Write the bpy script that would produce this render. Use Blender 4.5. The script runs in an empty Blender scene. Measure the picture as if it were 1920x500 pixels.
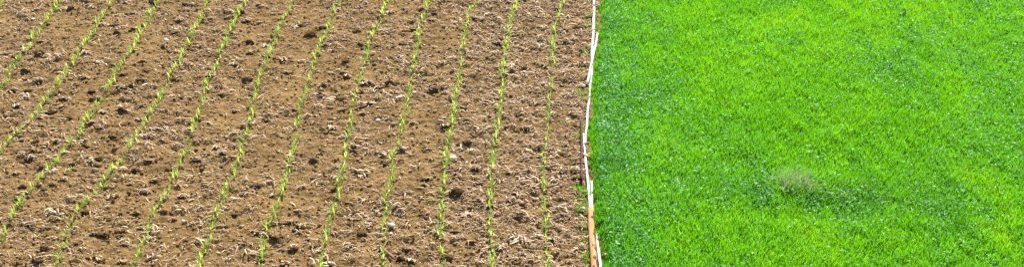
import bpy, math, random
import numpy as np
from mathutils import Vector, Matrix

# ---------------------------------------------------------------- camera, sky, sun, exposure
scene = bpy.context.scene
col = scene.collection
PITCH = math.radians(32.0)
CAM_H = 9.64
camd = bpy.data.cameras.new('camera')
cam = bpy.data.objects.new('camera', camd)
col.objects.link(cam)
cam.location = (0, 0, CAM_H)
cam.rotation_euler = (math.radians(90) - PITCH, 0, 0)
camd.sensor_fit = 'HORIZONTAL'
camd.sensor_width = 36.0
camd.lens = 46.15
camd.clip_start = 0.1
camd.clip_end = 2000.0
scene.camera = cam

SUN_EL = math.radians(47.0)
SUN_AZ = math.radians(14.0)        # clockwise from +Y (away from the camera)
world = bpy.data.worlds.new('World')
scene.world = world
world.use_nodes = True
wn = world.node_tree
bg = wn.nodes['Background']
sky = wn.nodes.new('ShaderNodeTexSky')
sky.sky_type = 'NISHITA'
sky.sun_disc = False
sky.sun_elevation = SUN_EL
sky.sun_rotation = SUN_AZ
wn.links.new(sky.outputs['Color'], bg.inputs['Color'])
bg.inputs['Strength'].default_value = 0.095

sund = bpy.data.lights.new('sun', 'SUN')
sund.energy = 4.8
sund.angle = math.radians(0.5)
sund.color = (1.0, 0.94, 0.85)
sun = bpy.data.objects.new('sun', sund)
col.objects.link(sun)
sd = Vector((math.sin(SUN_AZ) * math.cos(SUN_EL), math.cos(SUN_AZ) * math.cos(SUN_EL), math.sin(SUN_EL)))
sun.rotation_euler = sd.to_track_quat('Z', 'Y').to_euler()
sun.location = sd * 40

scene.view_settings.view_transform = 'Standard'
scene.view_settings.look = 'None'
scene.view_settings.gamma = 1.0
scene.view_settings.exposure = 1.12
scene.cycles.use_denoising = False
scene.cycles.pixel_filter_type = 'BLACKMAN_HARRIS'
scene.cycles.filter_width = 1.45
scene.cycles.max_bounces = 8
scene.cycles.transmission_bounces = 4
scene.cycles.diffuse_bounces = 6

# ---------------------------------------------------------------- survey
# seedling rows, plan positions in metres, from the fence side (first) to the far left (last)
ROWS = [
    [(0.86,19.48), (0.74,18.81), (0.68,18.5), (0.63,17.88), (0.59,17.12), (0.57,16.72), (0.53,16.34), (0.49,15.42), (0.45,14.92),
    (0.42,14.53), (0.4,14.17), (0.42,13.73), (0.43,13.38), (0.41,13.1), (0.42,12.84), (0.44,12.58)],
    [(0.1,19.48), (0.05,19.19), (-0.03,18.77), (-0.05,18.44), (-0.09,17.91), (-0.13,17.24), (-0.13,16.68), (-0.16,16.41), (-0.18,15.78),
    (-0.21,15.25), (-0.24,14.88), (-0.28,14.53), (-0.27,14.17), (-0.26,13.55), (-0.26,13.17), (-0.25,12.9), (-0.22,12.58)],
    [(-0.62,19.39), (-0.68,19.1), (-0.71,18.68), (-0.74,18.35), (-0.77,17.62), (-0.78,16.99), (-0.82,16.57), (-0.82,15.99), (-0.85,15.32),
    (-0.89,14.98), (-0.9,14.62), (-0.89,14.11), (-0.89,13.43), (-0.89,13.12), (-0.86,12.82), (-0.84,12.53)],
    [(-1.37,19.44), (-1.42,19.0), (-1.46,18.53), (-1.46,18.14), (-1.46,17.48), (-1.5,16.72), (-1.5,16.26), (-1.51,15.85), (-1.55,15.28),
    (-1.59,14.92), (-1.59,14.62), (-1.57,14.27), (-1.6,13.73), (-1.6,13.46), (-1.56,12.95), (-1.53,12.61)],
    [(-2.07,19.39), (-2.1,18.96), (-2.17,18.35), (-2.21,17.88), (-2.22,17.37), (-2.26,16.72), (-2.28,16.37), (-2.28,15.96), (-2.26,15.49),
    (-2.23,14.88), (-2.23,14.55), (-2.23,14.27), (-2.23,13.93), (-2.25,13.4), (-2.28,13.12), (-2.28,12.9), (-2.27,12.47)],
    [(-2.82,19.48), (-2.88,19.06), (-2.91,18.5), (-2.96,18.14), (-2.98,17.74), (-2.99,17.15), (-3.01,16.75), (-3.02,16.26), (-3.0,15.89),
    (-2.98,15.32), (-2.96,15.01), (-2.97,14.72), (-2.96,14.46), (-2.97,14.21), (-2.98,13.69), (-2.99,13.49), (-3.02,13.17), (-3.02,12.84),
    (-3.0,12.51)],
    [(-3.61,19.48), (-3.64,19.06), (-3.67,18.5), (-3.7,18.14), (-3.71,17.88), (-3.71,17.24), (-3.72,16.96), (-3.71,16.6), (-3.72,16.22),
    (-3.68,15.82), (-3.68,15.56), (-3.66,14.92), (-3.66,14.62), (-3.67,14.34), (-3.69,14.05), (-3.7,13.68), (-3.72,13.52), (-3.72,13.12),
    (-3.7,12.93), (-3.71,12.68), (-3.73,12.47)],
    [(-4.39,19.4), (-4.42,18.96), (-4.45,18.55), (-4.45,18.14), (-4.44,17.82), (-4.44,17.2), (-4.49,16.88), (-4.44,16.37), (-4.43,15.96),
    (-4.43,15.6), (-4.43,15.05), (-4.42,14.75), (-4.42,14.49), (-4.43,14.15), (-4.44,13.94), (-4.49,13.61), (-4.5,13.4), (-4.5,13.17),
    (-4.49,12.99), (-4.49,12.77), (-4.5,12.56)],
    [(-5.01,19.5), (-5.01,18.98), (-5.01,18.68), (-5.01,18.32), (-5.02,18.1), (-5.03,17.7), (-5.04,17.37), (-5.07,16.99), (-5.08,16.57),
    (-5.09,16.14), (-5.13,15.78), (-5.14,15.49), (-5.17,15.27), (-5.19,15.08), (-5.23,14.76), (-5.28,14.59), (-5.3,14.4), (-5.33,14.11),
    (-5.4,13.81), (-5.46,13.55), (-5.48,13.29), (-5.45,13.04), (-5.44,12.82), (-5.44,12.63), (-5.41,12.45)],
    [(-5.82,19.54), (-5.84,19.27), (-5.83,18.91), (-5.85,18.48), (-5.82,18.07), (-5.84,17.7), (-5.89,17.25), (-5.89,16.93), (-5.89,16.6),
    (-5.89,16.31), (-5.92,16.04), (-5.97,15.75), (-5.98,15.53), (-5.98,15.34), (-6.03,15.12), (-6.08,14.92), (-6.09,14.65), (-6.11,14.42),
    (-6.17,14.21), (-6.21,13.99), (-6.25,13.75), (-6.28,13.61), (-6.28,13.35), (-6.26,13.12), (-6.26,12.95)],
    [(-6.59,19.27), (-6.61,18.89), (-6.6,18.23), (-6.62,17.98), (-6.64,17.77), (-6.65,17.57), (-6.67,17.32), (-6.66,16.99), (-6.65,16.61),
    (-6.69,16.43), (-6.71,16.07), (-6.75,15.76), (-6.8,15.46), (-6.88,15.15), (-6.9,14.94)],
    [(-7.44,19.54), (-7.45,19.11), (-7.46,18.72), (-7.46,18.52), (-7.47,18.09), (-7.46,17.77), (-7.51,17.42), (-7.49,16.99), (-7.49,16.66)],
    [(-8.35,19.5), (-8.32,19.17)],
]
# dark clods: x, y, width in metres
CLODS = [
    (-2.6,13.24,0.19), (-6.44,14.73,0.18), (-3.18,18.27,0.17), (-0.72,13.92,0.17), (-7.22,17.74,0.16), (-2.12,17.45,0.16), (-7.26,16.56,0.16), (-5.91,19.45,0.15), (-4.49,18.3,0.15), (-4.26,18.78,0.15),
    (-4.09,18.06,0.15), (-6.56,15.98,0.15), (-3.94,16.9,0.15), (0.19,15.53,0.15), (-6.02,13.25,0.15), (-4.99,13.03,0.15), (-4.83,13.11,0.15), (-5.67,12.76,0.15), (-2.33,17.95,0.14), (-0.21,17.99,0.14),
    (-6.0,16.32,0.14), (-5.48,16.85,0.14), (-2.77,16.67,0.14), (-1.14,16.57,0.14), (-5.52,14.77,0.14), (-5.14,13.86,0.14), (-4.22,14.76,0.14), (-2.13,14.92,0.14), (-0.5,14.52,0.14), (0.4,15.03,0.14),
    (-4.98,12.52,0.14), (-0.77,12.59,0.14), (-7.19,19.21,0.13), (-6.33,18.63,0.13), (-7.75,19.15,0.13), (-4.87,18.88,0.13), (-5.33,18.4,0.13), (-6.02,18.49,0.13), (-5.56,16.01,0.13), (-2.48,16.35,0.13),
    (-2.43,16.03,0.13), (-0.72,15.75,0.13), (0.86,15.57,0.13), (-2.06,14.46,0.13), (-2.04,15.12,0.13), (-0.62,15.13,0.13), (-1.86,13.04,0.13), (0.07,13.4,0.13), (-7.37,18.09,0.12), (-6.56,17.76,0.12),
    (-6.31,17.38,0.12), (-6.01,17.32,0.12), (-5.38,17.93,0.12), (-5.59,17.42,0.12), (-4.01,17.72,0.12), (-3.75,17.63,0.12), (-3.46,17.49,0.12), (-1.57,18.5,0.12), (-0.19,18.15,0.12), (-1.5,17.4,0.12),
    (-1.7,18.0,0.12), (-7.3,17.16,0.12), (-6.99,16.83,0.12), (-6.12,16.54,0.12), (-4.49,16.99,0.12), (-5.49,17.14,0.12), (-5.56,16.66,0.12), (-2.44,16.98,0.12), (-2.16,16.12,0.12), (-2.17,16.76,0.12),
    (0.89,16.85,0.12), (-4.11,14.62,0.12), (-4.75,13.97,0.12), (-5.36,13.48,0.12), (-5.71,12.54,0.12), (-2.81,13.31,0.12), (-3.13,13.07,0.12), (-6.52,18.64,0.11), (-6.22,18.39,0.11), (-5.36,19.38,0.11),
    (-2.1,17.92,0.11), (-1.98,19.08,0.11), (-1.47,19.18,0.11), (-1.27,19.05,0.11), (-1.16,19.35,0.11), (-1.58,18.76,0.11), (-7.07,16.11,0.11), (-6.44,16.09,0.11), (-6.58,15.63,0.11), (-5.75,15.53,0.11),
    (-2.63,15.49,0.11), (-1.8,16.8,0.11), (-0.73,16.54,0.11), (-0.93,15.58,0.11), (-1.4,15.67,0.11), (-6.52,15.16,0.11), (-5.5,15.3,0.11), (-6.52,14.96,0.11), (-4.86,14.68,0.11), (-4.99,14.49,0.11),
    (-3.84,15.33,0.11), (-2.57,14.88,0.11), (-2.65,14.68,0.11), (-5.77,13.16,0.11), (-1.99,12.79,0.11), (-2.65,12.76,0.11), (-2.72,12.47,0.11), (-0.51,12.86,0.11), (-1.33,12.6,0.11), (-1.2,12.56,0.11),
    (0.14,13.7,0.11), (0.0,12.53,0.11), (-6.96,19.36,0.1), (-6.65,18.16,0.1), (-5.12,17.48,0.1), (-4.23,17.6,0.1), (-4.19,17.35,0.1), (-4.13,19.33,0.1), (-3.02,18.53,0.1), (-2.89,17.95,0.1),
    (-2.53,17.43,0.1), (-2.62,18.14,0.1), (-3.81,17.99,0.1), (-1.74,19.19,0.1), (-0.61,18.83,0.1), (-1.07,17.64,0.1), (-1.83,17.88,0.1), (0.52,17.31,0.1), (-6.85,17.19,0.1), (-7.05,16.57,0.1),
    (-6.44,16.32,0.1), (-6.37,16.96,0.1), (-5.8,17.04,0.1), (-5.75,16.63,0.1), (-5.61,16.3,0.1), (-4.98,16.88,0.1), (-4.79,16.4,0.1), (-5.33,16.15,0.1), (-4.11,17.13,0.1), (-2.78,16.44,0.1),
    (-2.77,16.12,0.1), (-2.04,16.21,0.1), (-1.97,16.67,0.1), (-3.37,17.1,0.1), (-1.67,16.53,0.1), (-0.1,17.06,0.1), (-0.02,16.67,0.1), (0.49,16.51,0.1), (-0.38,16.25,0.1), (-6.72,15.24,0.1),
    (-5.96,14.11,0.1), (-6.06,14.01,0.1), (-6.32,13.81,0.1), (-4.22,13.83,0.1), (-4.7,14.25,0.1), (-1.13,14.29,0.1), (-0.43,14.18,0.1), (0.03,13.89,0.1), (-5.09,13.05,0.1), (-4.85,13.27,0.1),
    (-5.66,12.98,0.1), (-4.68,12.48,0.1), (-3.64,13.23,0.1), (-3.3,12.85,0.1), (-1.97,13.53,0.1), (-2.09,13.57,0.1), (-2.98,13.27,0.1), (-2.93,12.98,0.1), (-3.01,12.54,0.1), (-0.54,13.47,0.1),
    (-0.38,13.33,0.1), (-0.13,13.46,0.1), (-0.71,13.13,0.1), (-0.67,12.98,0.1), (-0.53,12.55,0.1), (-1.29,12.76,0.1), (-1.44,13.5,0.1), (-1.06,13.43,0.1), (-6.85,19.24,0.09), (-6.39,19.04,0.09),
    (-6.58,18.3,0.09), (-7.91,18.81,0.09), (-5.35,18.84,0.09), (-4.94,19.14,0.09), (-4.95,18.77,0.09), (-4.39,19.11,0.09), (-5.9,18.65,0.09), (-6.16,19.1,0.09), (-4.06,18.72,0.09), (-2.16,19.1,0.09),
    (-3.75,19.07,0.09), (-1.3,18.81,0.09), (-0.07,19.44,0.09), (-0.01,19.0,0.09), (0.78,18.44,0.09), (1.13,17.4,0.09), (-6.24,15.84,0.09), (-5.97,15.97,0.09), (-5.81,15.95,0.09), (-5.88,15.64,0.09),
    (-5.8,16.5,0.09), (-4.22,16.46,0.09), (-3.94,15.99,0.09), (-5.01,16.01,0.09), (-4.97,15.45,0.09), (-2.12,15.95,0.09), (-2.79,15.88,0.09), (-2.5,15.5,0.09), (-3.43,15.73,0.09), (-0.94,15.79,0.09),
    (-1.64,15.68,0.09), (-0.08,16.85,0.09), (0.57,15.92,0.09), (-6.24,15.19,0.09), (-6.11,15.25,0.09), (-6.7,14.92,0.09), (-5.87,14.67,0.09), (-5.82,15.07,0.09), (-5.89,14.26,0.09), (-6.34,14.06,0.09),
    (-5.72,13.88,0.09), (-6.53,14.35,0.09), (-6.21,14.74,0.09), (-5.14,14.82,0.09), (-4.03,15.05,0.09), (-4.6,15.05,0.09), (-3.9,14.85,0.09), (-5.06,15.33,0.09), (-2.31,14.03,0.09), (-3.29,14.11,0.09),
    (-2.35,15.31,0.09), (-2.14,15.07,0.09), (-1.14,14.99,0.09), (-0.71,14.99,0.09), (-0.85,14.47,0.09), (-1.69,14.61,0.09), (-1.18,13.88,0.09), (0.59,14.23,0.09), (-4.6,13.19,0.09), (-6.97,18.18,0.08),
    (-4.34,17.59,0.08), (-4.38,17.4,0.08), (-4.8,17.61,0.08), (-3.61,17.55,0.08), (-3.38,18.63,0.08), (-1.26,17.89,0.08), (-1.06,18.54,0.08), (-0.27,17.65,0.08), (0.07,18.09,0.08), (-5.65,16.64,0.08),
    (-6.64,15.79,0.08), (-4.47,15.45,0.08), (-4.96,17.22,0.08), (-2.52,17.11,0.08), (-2.62,16.14,0.08), (-3.32,15.99,0.08), (-2.56,15.79,0.08), (-2.27,15.52,0.08), (-2.1,16.79,0.08), (-2.7,17.07,0.08),
    (-1.3,16.91,0.08), (-1.38,17.09,0.08), (-0.63,16.59,0.08), (-0.67,16.05,0.08), (0.06,16.97,0.08), (0.2,17.22,0.08), (-0.01,16.44,0.08), (-0.24,16.33,0.08), (-0.33,15.83,0.08), (-0.11,15.78,0.08),
    (-3.5,13.97,0.08), (-2.56,14.26,0.08), (-3.09,13.9,0.08), (-1.15,14.13,0.08), (-0.14,14.22,0.08), (0.49,14.5,0.08), (-5.73,13.47,0.08), (-4.74,12.85,0.08), (-5.13,13.61,0.08), (-6.05,12.47,0.08),
    (-5.18,13.06,0.08), (-4.39,13.51,0.08), (-4.43,12.96,0.08), (-4.74,13.51,0.08), (-1.95,13.37,0.08), (-2.02,13.11,0.08), (-2.8,12.76,0.08), (-2.88,12.85,0.08), (-2.62,13.09,0.08), (-2.2,12.5,0.08),
    (-1.92,12.84,0.08), (-0.83,13.28,0.08), (-0.83,13.18,0.08), (-0.97,13.14,0.08), (-0.27,13.6,0.08), (0.1,12.65,0.08), (0.26,12.6,0.08), (0.51,12.95,0.08), (0.29,18.54,0.07), (0.92,17.79,0.07),
    (0.2,19.5,0.07), (-6.38,16.74,0.07), (-7.01,15.62,0.07), (-5.04,17.04,0.07), (-4.32,16.68,0.07), (-3.76,15.58,0.07), (-1.08,16.37,0.07), (0.13,15.94,0.07), (0.13,15.72,0.07), (-6.39,14.94,0.07),
    (-6.25,14.54,0.07), (-5.37,15.24,0.07), (-5.54,13.87,0.07), (-5.22,14.11,0.07), (-5.63,14.22,0.07), (-5.63,15.32,0.07), (-5.52,14.63,0.07), (-4.58,14.52,0.07), (-4.9,14.46,0.07), (-3.78,14.78,0.07),
    (-4.69,15.32,0.07), (-4.99,14.19,0.07), (-4.11,14.54,0.07), (-3.93,13.9,0.07), (-3.38,14.11,0.07), (-2.3,14.25,0.07), (-0.62,14.3,0.07), (-1.5,14.71,0.07), (-0.94,15.05,0.07), (-0.55,15.35,0.07),
    (0.34,14.36,0.07), (0.81,14.3,0.07), (0.26,14.08,0.07), (-5.31,12.86,0.07), (-5.57,13.56,0.07), (-3.19,13.11,0.07), (-2.03,13.26,0.07), (-2.51,12.95,0.07), (-2.72,13.56,0.07), (-0.27,12.63,0.07),
    (-6.81,17.66,0.06), (-5.49,18.41,0.06), (-3.58,19.04,0.06), (-2.5,18.46,0.06), (-1.71,18.39,0.06), (-2.02,18.64,0.06), (0.17,18.05,0.06), (-6.62,17.04,0.06), (-4.39,15.75,0.06), (-1.28,17.1,0.06),
    (-1.2,15.91,0.06), (-0.87,15.75,0.06), (0.57,16.45,0.06), (0.33,16.74,0.06), (-5.2,14.26,0.06), (-3.6,14.95,0.06), (-4.94,13.96,0.06), (-2.94,14.57,0.06), (-0.47,14.36,0.06), (-4.89,12.58,0.06),
    (-5.26,12.67,0.06), (-5.92,12.5,0.06), (-3.93,12.81,0.06), (-3.5,13.5,0.06), (-3.09,12.58,0.06), (-4.08,12.71,0.06), (-3.72,12.82,0.06), (-3.58,12.55,0.06), (-0.41,12.44,0.06), (-7.4,18.68,0.05),
    (-2.9,18.83,0.05), (-0.52,18.1,0.05), (-5.04,16.69,0.05), (-1.46,15.97,0.05), (-2.46,14.09,0.05), (-0.94,14.67,0.05), (-0.01,15.05,0.05), (0.47,14.09,0.05), (-5.39,12.84,0.05), (-4.5,12.96,0.05),
    (-2.89,13.13,0.05), (-1.13,13.51,0.05), (0.33,13.27,0.05), (0.9,12.67,0.05), (0.47,13.61,0.05), (0.76,19.22,0.04), (-4.08,15.51,0.04), (0.64,17.09,0.04)]
EDGE = [(1.45,20.83), (1.39,19.58), (1.33,18.44), (1.24,17.57), (1.15,16.75), (1.09,16.14), (1.02,15.28), (1.01,14.49), (1.0,13.63), (1.02,13.06),
    (1.04,12.42), (1.06,12.02)]

rng = np.random.default_rng(11)
random.seed(5)

# ---------------------------------------------------------------- helpers
def hash2(i, j, seed):
    n = (i.astype(np.int64) * 374761393 + j.astype(np.int64) * 668265263 + seed * 1442695041) & 0xffffffff
    n = ((n ^ (n >> 13)) * 1274126177) & 0xffffffff
    n = n ^ (n >> 16)
    return (n & 0xffffff) / float(0xffffff)

def vnoise(x, y, cell, seed):
    """smooth value noise, -1..1"""
    x = np.asarray(x, float) / cell + 1000.0
    y = np.asarray(y, float) / cell + 1000.0
    i, j = np.floor(x), np.floor(y)
    u, v = x - i, y - j
    u = u * u * u * (u * (u * 6 - 15) + 10)
    v = v * v * v * (v * (v * 6 - 15) + 10)
    a = hash2(i, j, seed) * (1 - u) + hash2(i + 1, j, seed) * u
    b = hash2(i, j + 1, seed) * (1 - u) + hash2(i + 1, j + 1, seed) * u
    return (a * (1 - v) + b * v) * 2 - 1

EDGE_A = np.array(EDGE[::-1])
def edge_x(y):
    """plan line between the ploughed soil and the meadow"""
    y = np.asarray(y, float)
    return np.interp(y, EDGE_A[:, 1], EDGE_A[:, 0]) + 0.035 + 0.015 * vnoise(y, y * 0, 0.4, 3)

def window(x, y):
    """1 where the photograph looks (with a margin), fading to 0 far away"""
    return np.clip((np.minimum(np.minimum(y - 8.5, 26 - y), 13.5 - np.abs(x))) / 2.0, 0, 1)

CL = np.array(CLODS)

# straw lies in windrows: bare, smooth strips and littered strips
def bare(x, y):
    b = np.zeros_like(np.asarray(x, float))
    for cx, cy, sx, sy in ((-3.3, 16.6, .38, 1.6), (-3.35, 14.9, .3, .9), (-1.18, 14.9, .26, .9), (-1.25, 15.6, .3, .8), (-2.65, 15.2, .25, .6),
                           (-4.05, 15.8, .3, .7), (-4.1, 13.1, .35, .5), (-2.6, 17.0, .3, .7), (-6.3, 16.2, .3, .6), (-1.1, 18.2, .25, .6),
                           (-5.7, 17.7, .3, .6), (-4.0, 18.2, .3, .7), (-3.0, 13.8, .3, .5), (-7.1, 18.8, .3, .5), (-4.7, 12.7, .3, .4)):
        b = np.maximum(b, np.exp(-((x - cx) / sx) ** 2 - ((y - cy) / sy) ** 2))
    return b

def straw_density(x, y):
    d = 0.55 + 0.45 * vnoise(x, y, 0.55, 21) + 0.25 * vnoise(x, y, 0.22, 22)
    d += 0.75 * np.clip((x + 1.2) / 0.9, 0, 1)
    d *= 1 - 0.9 * bare(x, y)
    return np.clip(d, 0.08, 1.6)

def soil_h(x, y):
    w = window(x, y)
    rough = 0.55 + 0.45 * np.clip(straw_density(x, y), 0, 1)
    r1 = 1 - np.abs(vnoise(x * 0.75, y * 1.15, 0.13, 7)) * 2
    h = 0.018 * vnoise(x, y, 0.62, 1) + rough * (0.020 * vnoise(x * .8, y * 1.25, 0.21, 2) + 0.018 * r1 + 0.017 * vnoise(x * 0.75, y * 1.3, 0.08, 4)
        + 0.010 * vnoise(x * 0.75, y * 1.2, 0.043, 5)) + 0.005 * vnoise(x * .8, y, 0.043, 8) + 0.006 * vnoise(x * .8, y, 0.027, 6)
    return h * w

def meadow_h(x, y):
    u = np.asarray(x, float) - edge_x(y)
    k = np.exp(-np.clip(u, 0, None) / 0.15)
    m = 0.03 * vnoise(x, y * .5, 1.7, 31) + 0.008 * vnoise(x, y * .5, 0.5, 32)
    m = m + 0.04 * np.exp(-((x - 3.95) / .55) ** 2 - ((y - 14.1) / .3) ** 2) - 0.06 * np.exp(-((x - 3.85) / .6) ** 2 - ((y - 13.52) / .28) ** 2)
    return k * soil_h(x, y) + (1 - k) * m * window(x, y)

def make_mesh(name, verts, faces, attrs=None, smooth=True, mats=()):
    """faces: (n,3) or (n,4) int array, or a list of such arrays; attrs: {name: per-vertex floats}"""
    me = bpy.data.meshes.new(name)
    verts = np.ascontiguousarray(verts, dtype=np.float32)
    fl = faces if isinstance(faces, (list, tuple)) else [faces]
    fl = [np.asarray(f, dtype=np.int32) for f in fl if len(f)]
    loops = np.concatenate([f.ravel() for f in fl])
    sizes = np.concatenate([np.full(len(f), f.shape[1], np.int32) for f in fl])
    starts = np.concatenate([[0], np.cumsum(sizes)[:-1]]).astype(np.int32)
    me.vertices.add(len(verts))
    me.vertices.foreach_set('co', verts.ravel())
    me.loops.add(len(loops))
    me.loops.foreach_set('vertex_index', loops)
    me.polygons.add(len(sizes))
    me.polygons.foreach_set('loop_start', starts)
    me.polygons.foreach_set('loop_total', sizes)
    if smooth:
        me.polygons.foreach_set('use_smooth', np.ones(len(sizes), bool))
    for k, v in (attrs or {}).items():
        a = me.attributes.new(k, 'FLOAT', 'POINT')
        a.data.foreach_set('value', np.ascontiguousarray(v, dtype=np.float32))
    me.update(calc_edges=True)
    for m in mats:
        me.materials.append(m)
    return me

def link(name, me, parent=None, label=None, category=None, group=None, kind=None):
    o = bpy.data.objects.new(name, me)
    col.objects.link(o)
    o.parent = parent
    if label: o['label'] = label
    if category: o['category'] = category
    if group: o['group'] = group
    if kind: o['kind'] = kind
    return o

# ---------------------------------------------------------------- materials
def new_mat(name):
    m = bpy.data.materials.new(name)
    m.use_nodes = True
    nt = m.node_tree
    return m, nt, nt.nodes['Principled BSDF'], nt.nodes['Material Output']

def node(nt, typ, **kw):
    n = nt.nodes.new(typ)
    for k, v in kw.items():
        setattr(n, k, v)
    return n

def ramp(nt, fac, stops):
    r = node(nt, 'ShaderNodeValToRGB')
    while len(r.color_ramp.elements) < len(stops):
        r.color_ramp.elements.new(0.5)
    for e, (p, c) in zip(r.color_ramp.elements, stops):
        e.position = p
        e.color = (*c, 1)
    nt.links.new(fac, r.inputs['Fac'])
    return r.outputs['Color']

def noise_tex(nt, scale, detail=4, rough=0.6, stretch=(1, 1, 1), coord='Object'):
    tc = node(nt, 'ShaderNodeTexCoord')
    mp = node(nt, 'ShaderNodeMapping')
    mp.inputs['Scale'].default_value = stretch
    nt.links.new(tc.outputs[coord], mp.inputs['Vector'])
    n = node(nt, 'ShaderNodeTexNoise')
    n.inputs['Scale'].default_value = scale
    n.inputs['Detail'].default_value = detail
    n.inputs['Roughness'].default_value = rough
    nt.links.new(mp.outputs['Vector'], n.inputs['Vector'])
    return n.outputs['Fac']

def mix_rgb(nt, fac, a, b, mode='MIX'):
    m = node(nt, 'ShaderNodeMix', data_type='RGBA', blend_type=mode)
    for s, v in ((m.inputs[0], fac), (m.inputs[6], a), (m.inputs[7], b)):
        if hasattr(v, 'default_value'):
            nt.links.new(v, s)
        else:
            s.default_value = v if isinstance(v, (int, float)) else (*v, 1)
    return m.outputs[2]

def bump(nt, height, strength, dist, bsdf):
    b = node(nt, 'ShaderNodeBump')
    b.inputs['Strength'].default_value = strength
    b.inputs['Distance'].default_value = dist
    nt.links.new(height, b.inputs['Height'])
    nt.links.new(b.outputs['Normal'], bsdf.inputs['Normal'])

def attr(nt, name):
    a = node(nt, 'ShaderNodeAttribute', attribute_name=name)
    return a.outputs['Fac']

# ploughed soil
M_SOIL, nt, bs, out = new_mat('soil')
c1 = ramp(nt, noise_tex(nt, 9.0, 6, 0.65), [(0.30, (0.142, 0.083, 0.029)), (0.52, (0.212, 0.132, 0.050)), (0.75, (0.285, 0.187, 0.076))])
c2 = ramp(nt, noise_tex(nt, 70.0, 3, 0.6), [(0.34, (0.55, 0.52, 0.48)), (0.48, (1, 1, 1)), (0.62, (1.12, 1.1, 1.08)), (0.70, (1.7, 1.65, 1.6))])
c3 = mix_rgb(nt, 1.0, c1, c2, 'MULTIPLY')
c4 = ramp(nt, noise_tex(nt, 1.3, 4, 0.6, (1.6, 0.8, 1)), [(0.32, (0.74, 0.70, 0.66)), (0.5, (1, 1, 1)), (0.68, (1.18, 1.18, 1.16))])
c3 = mix_rgb(nt, 1.0, c3, c4, 'MULTIPLY')
nt.links.new(c3, bs.inputs['Base Color'])
bs.inputs['Roughness'].default_value = 0.95
bs.inputs['Specular IOR Level'].default_value = 0.15
bump(nt, noise_tex(nt, 45.0, 5, 0.7), 1.0, 0.022, bs)

# turned-up moist clods, with the shade on their faces also darkened into the colour
M_CLOD, nt, bs, out = new_mat('moist_shaded_clod')
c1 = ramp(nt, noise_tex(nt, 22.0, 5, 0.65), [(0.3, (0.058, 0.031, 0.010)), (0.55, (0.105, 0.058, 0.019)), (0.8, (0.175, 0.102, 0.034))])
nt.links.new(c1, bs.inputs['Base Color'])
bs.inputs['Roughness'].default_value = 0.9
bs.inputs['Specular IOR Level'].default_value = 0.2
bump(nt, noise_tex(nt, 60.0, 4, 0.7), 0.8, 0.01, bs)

# crumbs of dry soil
M_CRUMB, nt, bs, out = new_mat('dry_crumb')
c1 = ramp(nt, attr(nt, 'tint'), [(0.0, (0.08, 0.04, 0.012)), (0.35, (0.19, 0.112, 0.035)), (0.75, (0.30, 0.20, 0.08)), (1.0, (0.66, 0.52, 0.31))])
nt.links.new(c1, bs.inputs['Base Color'])
bs.inputs['Roughness'].default_value = 0.95
bs.inputs['Specular IOR Level'].default_value = 0.15

# straw and root litter
M_STRAW, nt, bs, out = new_mat('straw')
c1 = ramp(nt, attr(nt, 'tint'), [(0.0, (0.21, 0.122, 0.052)), (0.4, (0.40, 0.265, 0.145)), (0.75, (0.61, 0.45, 0.275)), (1.0, (0.84, 0.71, 0.50))])
c2 = ramp(nt, noise_tex(nt, 40.0, 3, 0.6), [(0.3, (0.75, 0.72, 0.7)), (0.7, (1, 1, 1))])
nt.links.new(mix_rgb(nt, 1.0, c1, c2, 'MULTIPLY'), bs.inputs['Base Color'])
bs.inputs['Roughness'].default_value = 0.7

def leaf_mat(name, stops, trans_gain, rough, trans_mix, spec=0.4):
    m, nt, bs, out = new_mat(name)
    c = ramp(nt, attr(nt, 'tint'), stops)
    n = ramp(nt, noise_tex(nt, 30.0, 2, 0.5), [(0.3, (0.8, 0.8, 0.8)), (0.7, (1.1, 1.1, 1.1))])
    c = mix_rgb(nt, 1.0, c, n, 'MULTIPLY')
    nt.links.new(c, bs.inputs['Base Color'])
    bs.inputs['Roughness'].default_value = rough
    bs.inputs['Specular IOR Level'].default_value = spec
    tr = node(nt, 'ShaderNodeBsdfTranslucent')
    nt.links.new(mix_rgb(nt, 1.0, c, trans_gain, 'MULTIPLY'), tr.inputs['Color'])
    mx = node(nt, 'ShaderNodeMixShader')
    mx.inputs[0].default_value = trans_mix
    nt.links.new(bs.outputs[0], mx.inputs[1])
    nt.links.new(tr.outputs[0], mx.inputs[2])
    nt.links.new(mx.outputs[0], out.inputs['Surface'])
    return m

M_GRASS = leaf_mat('grass_blade', [(0.0, (0.09, 0.29, 0.035)), (0.35, (0.125, 0.38, 0.018)), (0.7, (0.15, 0.43, 0.018)), (1.0, (0.23, 0.49, 0.02))],
                   (1.3, 1.25, 0.7), 0.6, 0.62, 0.25)
M_BROAD = leaf_mat('broad_leaf', [(0.0, (0.08, 0.29, 0.06)), (0.5, (0.14, 0.41, 0.11)), (1.0, (0.24, 0.50, 0.19))], (1.3, 1.3, 0.8), 0.47, 0.45, 0.45)
M_MAIZE = leaf_mat('seedling_leaf', [(0.0, (0.29, 0.46, 0.075)), (0.5, (0.42, 0.58, 0.13)), (1.0, (0.56, 0.66, 0.23))], (1.3, 1.2, 0.8), 0.5, 0.55)
M_DRYG = leaf_mat('dry_grass', [(0.0, (0.26, 0.40, 0.10)), (0.5, (0.50, 0.52, 0.30)), (1.0, (0.70, 0.66, 0.50))], (1.2, 1.2, 1.0), 0.6, 0.35)

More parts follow.
